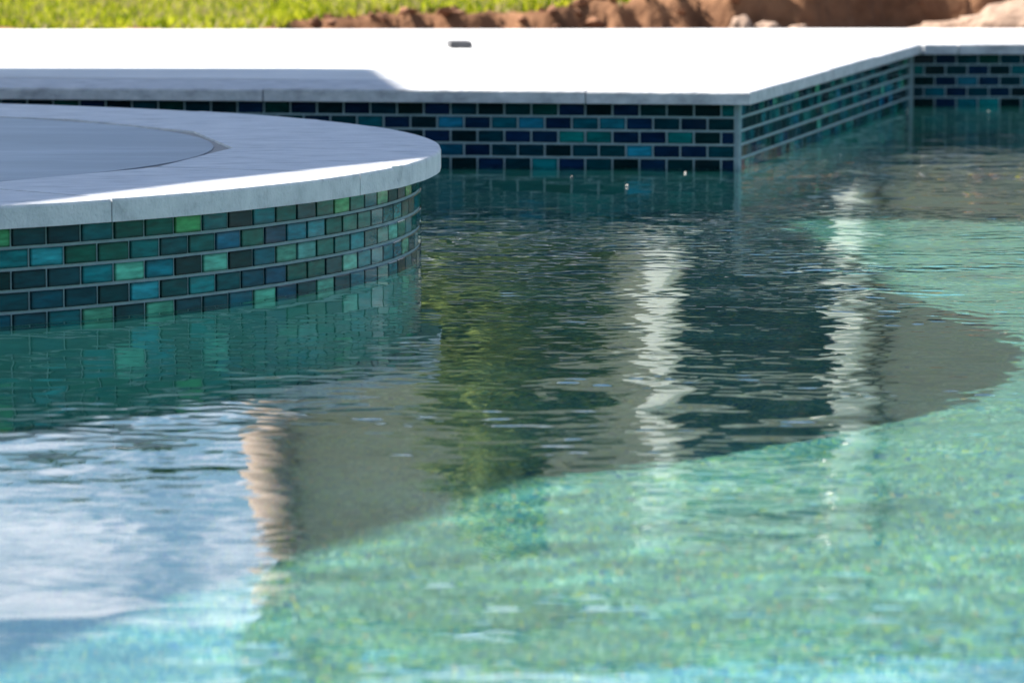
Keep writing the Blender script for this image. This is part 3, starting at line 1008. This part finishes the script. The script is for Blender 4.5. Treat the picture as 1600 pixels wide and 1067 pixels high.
# front wall in panels round the glazed door opening
hbox('wall', -1.12, 0.84, 0.0, 0.25, -0.2, 3.2, M['stucco'])
hbox('wall', 0.841, 1.609, 0.0, 0.25, 2.35, 3.2, M['stucco'])
hbox('wall', 1.61, 9.0, 0.0, 0.25, -0.2, 3.2, M['stucco'])
hbox('wall', -1.12, 9.0, 7.0, 7.25, -0.2, 3.2, M['stucco'])
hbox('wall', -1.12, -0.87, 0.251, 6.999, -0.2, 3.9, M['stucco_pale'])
hbox('wall', 8.75, 9.0, 0.251, 6.999, -0.2, 3.2, M['stucco'])
d = hbox('door', 0.85, 1.60, 0.10, 0.14, 0.0, 2.345, M['glass_dark'])
hbox('pane', 0.90, 1.55, 0.085, 0.099, 0.15, 2.26, M['glass_dark'], d)
for px in (0.695, 1.552):
    bm = bmesh.new()
    add_box(bm, (px, -1.5, 1.0), (0.125, 0.125, 2.40), R(-21))
    bmesh.ops.bevel(bm, geom=list(bm.edges), offset=0.01, segments=2, affect='EDGES')
    mesh_obj('post', bm, M['white'], house)
    hbox('beam', px - 0.05, px + 0.05, -1.43, -0.004, 2.21, 2.33, M['white'])
hbox('beam', 0.58, 1.67, -1.57, -1.432, 2.201, 2.35, M['white'])
hbox('downpipe', 1.80, 1.835, -0.07, -0.003, -0.2, 2.7, M['bark'])
bm = bmesh.new()
tube(bm, [(-1.18, -0.10, -0.3), (-1.18, -0.10, 2.74)], [0.125, 0.12], 20)
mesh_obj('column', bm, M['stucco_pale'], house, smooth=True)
bm = bmesh.new()
prof = [(-1.38, -0.42, 3.21), (-1.38, 7.7, 3.21), (9.4, 7.7, 3.21), (9.4, -0.42, 3.21), (1.2, 3.6, 3.6), (6.5, 3.6, 3.6)]
v = [bm.verts.new(p) for p in prof]
bm.faces.new((v[0], v[3], v[5], v[4])); bm.faces.new((v[1], v[2], v[5], v[4])); bm.faces.new((v[0], v[1], v[4])); bm.faces.new((v[3], v[2], v[5])); bm.faces.new((v[0], v[1], v[2], v[3]))
mesh_obj('roof', bm, M['roof'], house)

# ------------------------------------------------------------------ pavilion left of the pool, whose roof shades the spa
RZ = 3.3
SH = Vector((-SUN_H.x, -SUN_H.y)) * (RZ / math.tan(SUN_EL))     # how far its roof's shadow falls
shade = [Vector((-0.03, 6.44)), Vector((-0.190, 8.301)), Vector((-0.276, 9.205)), Vector((-3.6, 9.30)), Vector((-3.6, 3.4)), Vector((-1.67, 3.39)), Vector((-0.60, 5.44)), Vector((-0.385, 5.855))]
rp = [p - SH for p in shade]
pav = empty('pavilion', (rp[3].x, rp[3].y, 0))
tag(pav, 'white flat roofed shade pavilion on the deck left of the pool', 'pavilion')
pb = pav.location
bm = bmesh.new()
prism(bm, [(p.x - pb.x, p.y - pb.y) for p in rp], RZ - 0.16, RZ)
mesh_obj('roof', bm, M['white'], pav)
cc = sum(rp, Vector((0, 0))) / len(rp)
for p in (rp[2], rp[3], rp[4], rp[5]):
    q = p.lerp(cc, 0.12)
    bm = bmesh.new()
    add_box(bm, (q.x - pb.x, q.y - pb.y, RZ / 2 - 0.081), (0.14, 0.14, RZ - 0.162))
    bmesh.ops.bevel(bm, geom=list(bm.edges), offset=0.008, segments=1, affect='EDGES')
    mesh_obj('post', bm, M['white'], pav)

for o in receivers:
    o.cycles.is_caustics_receiver = True
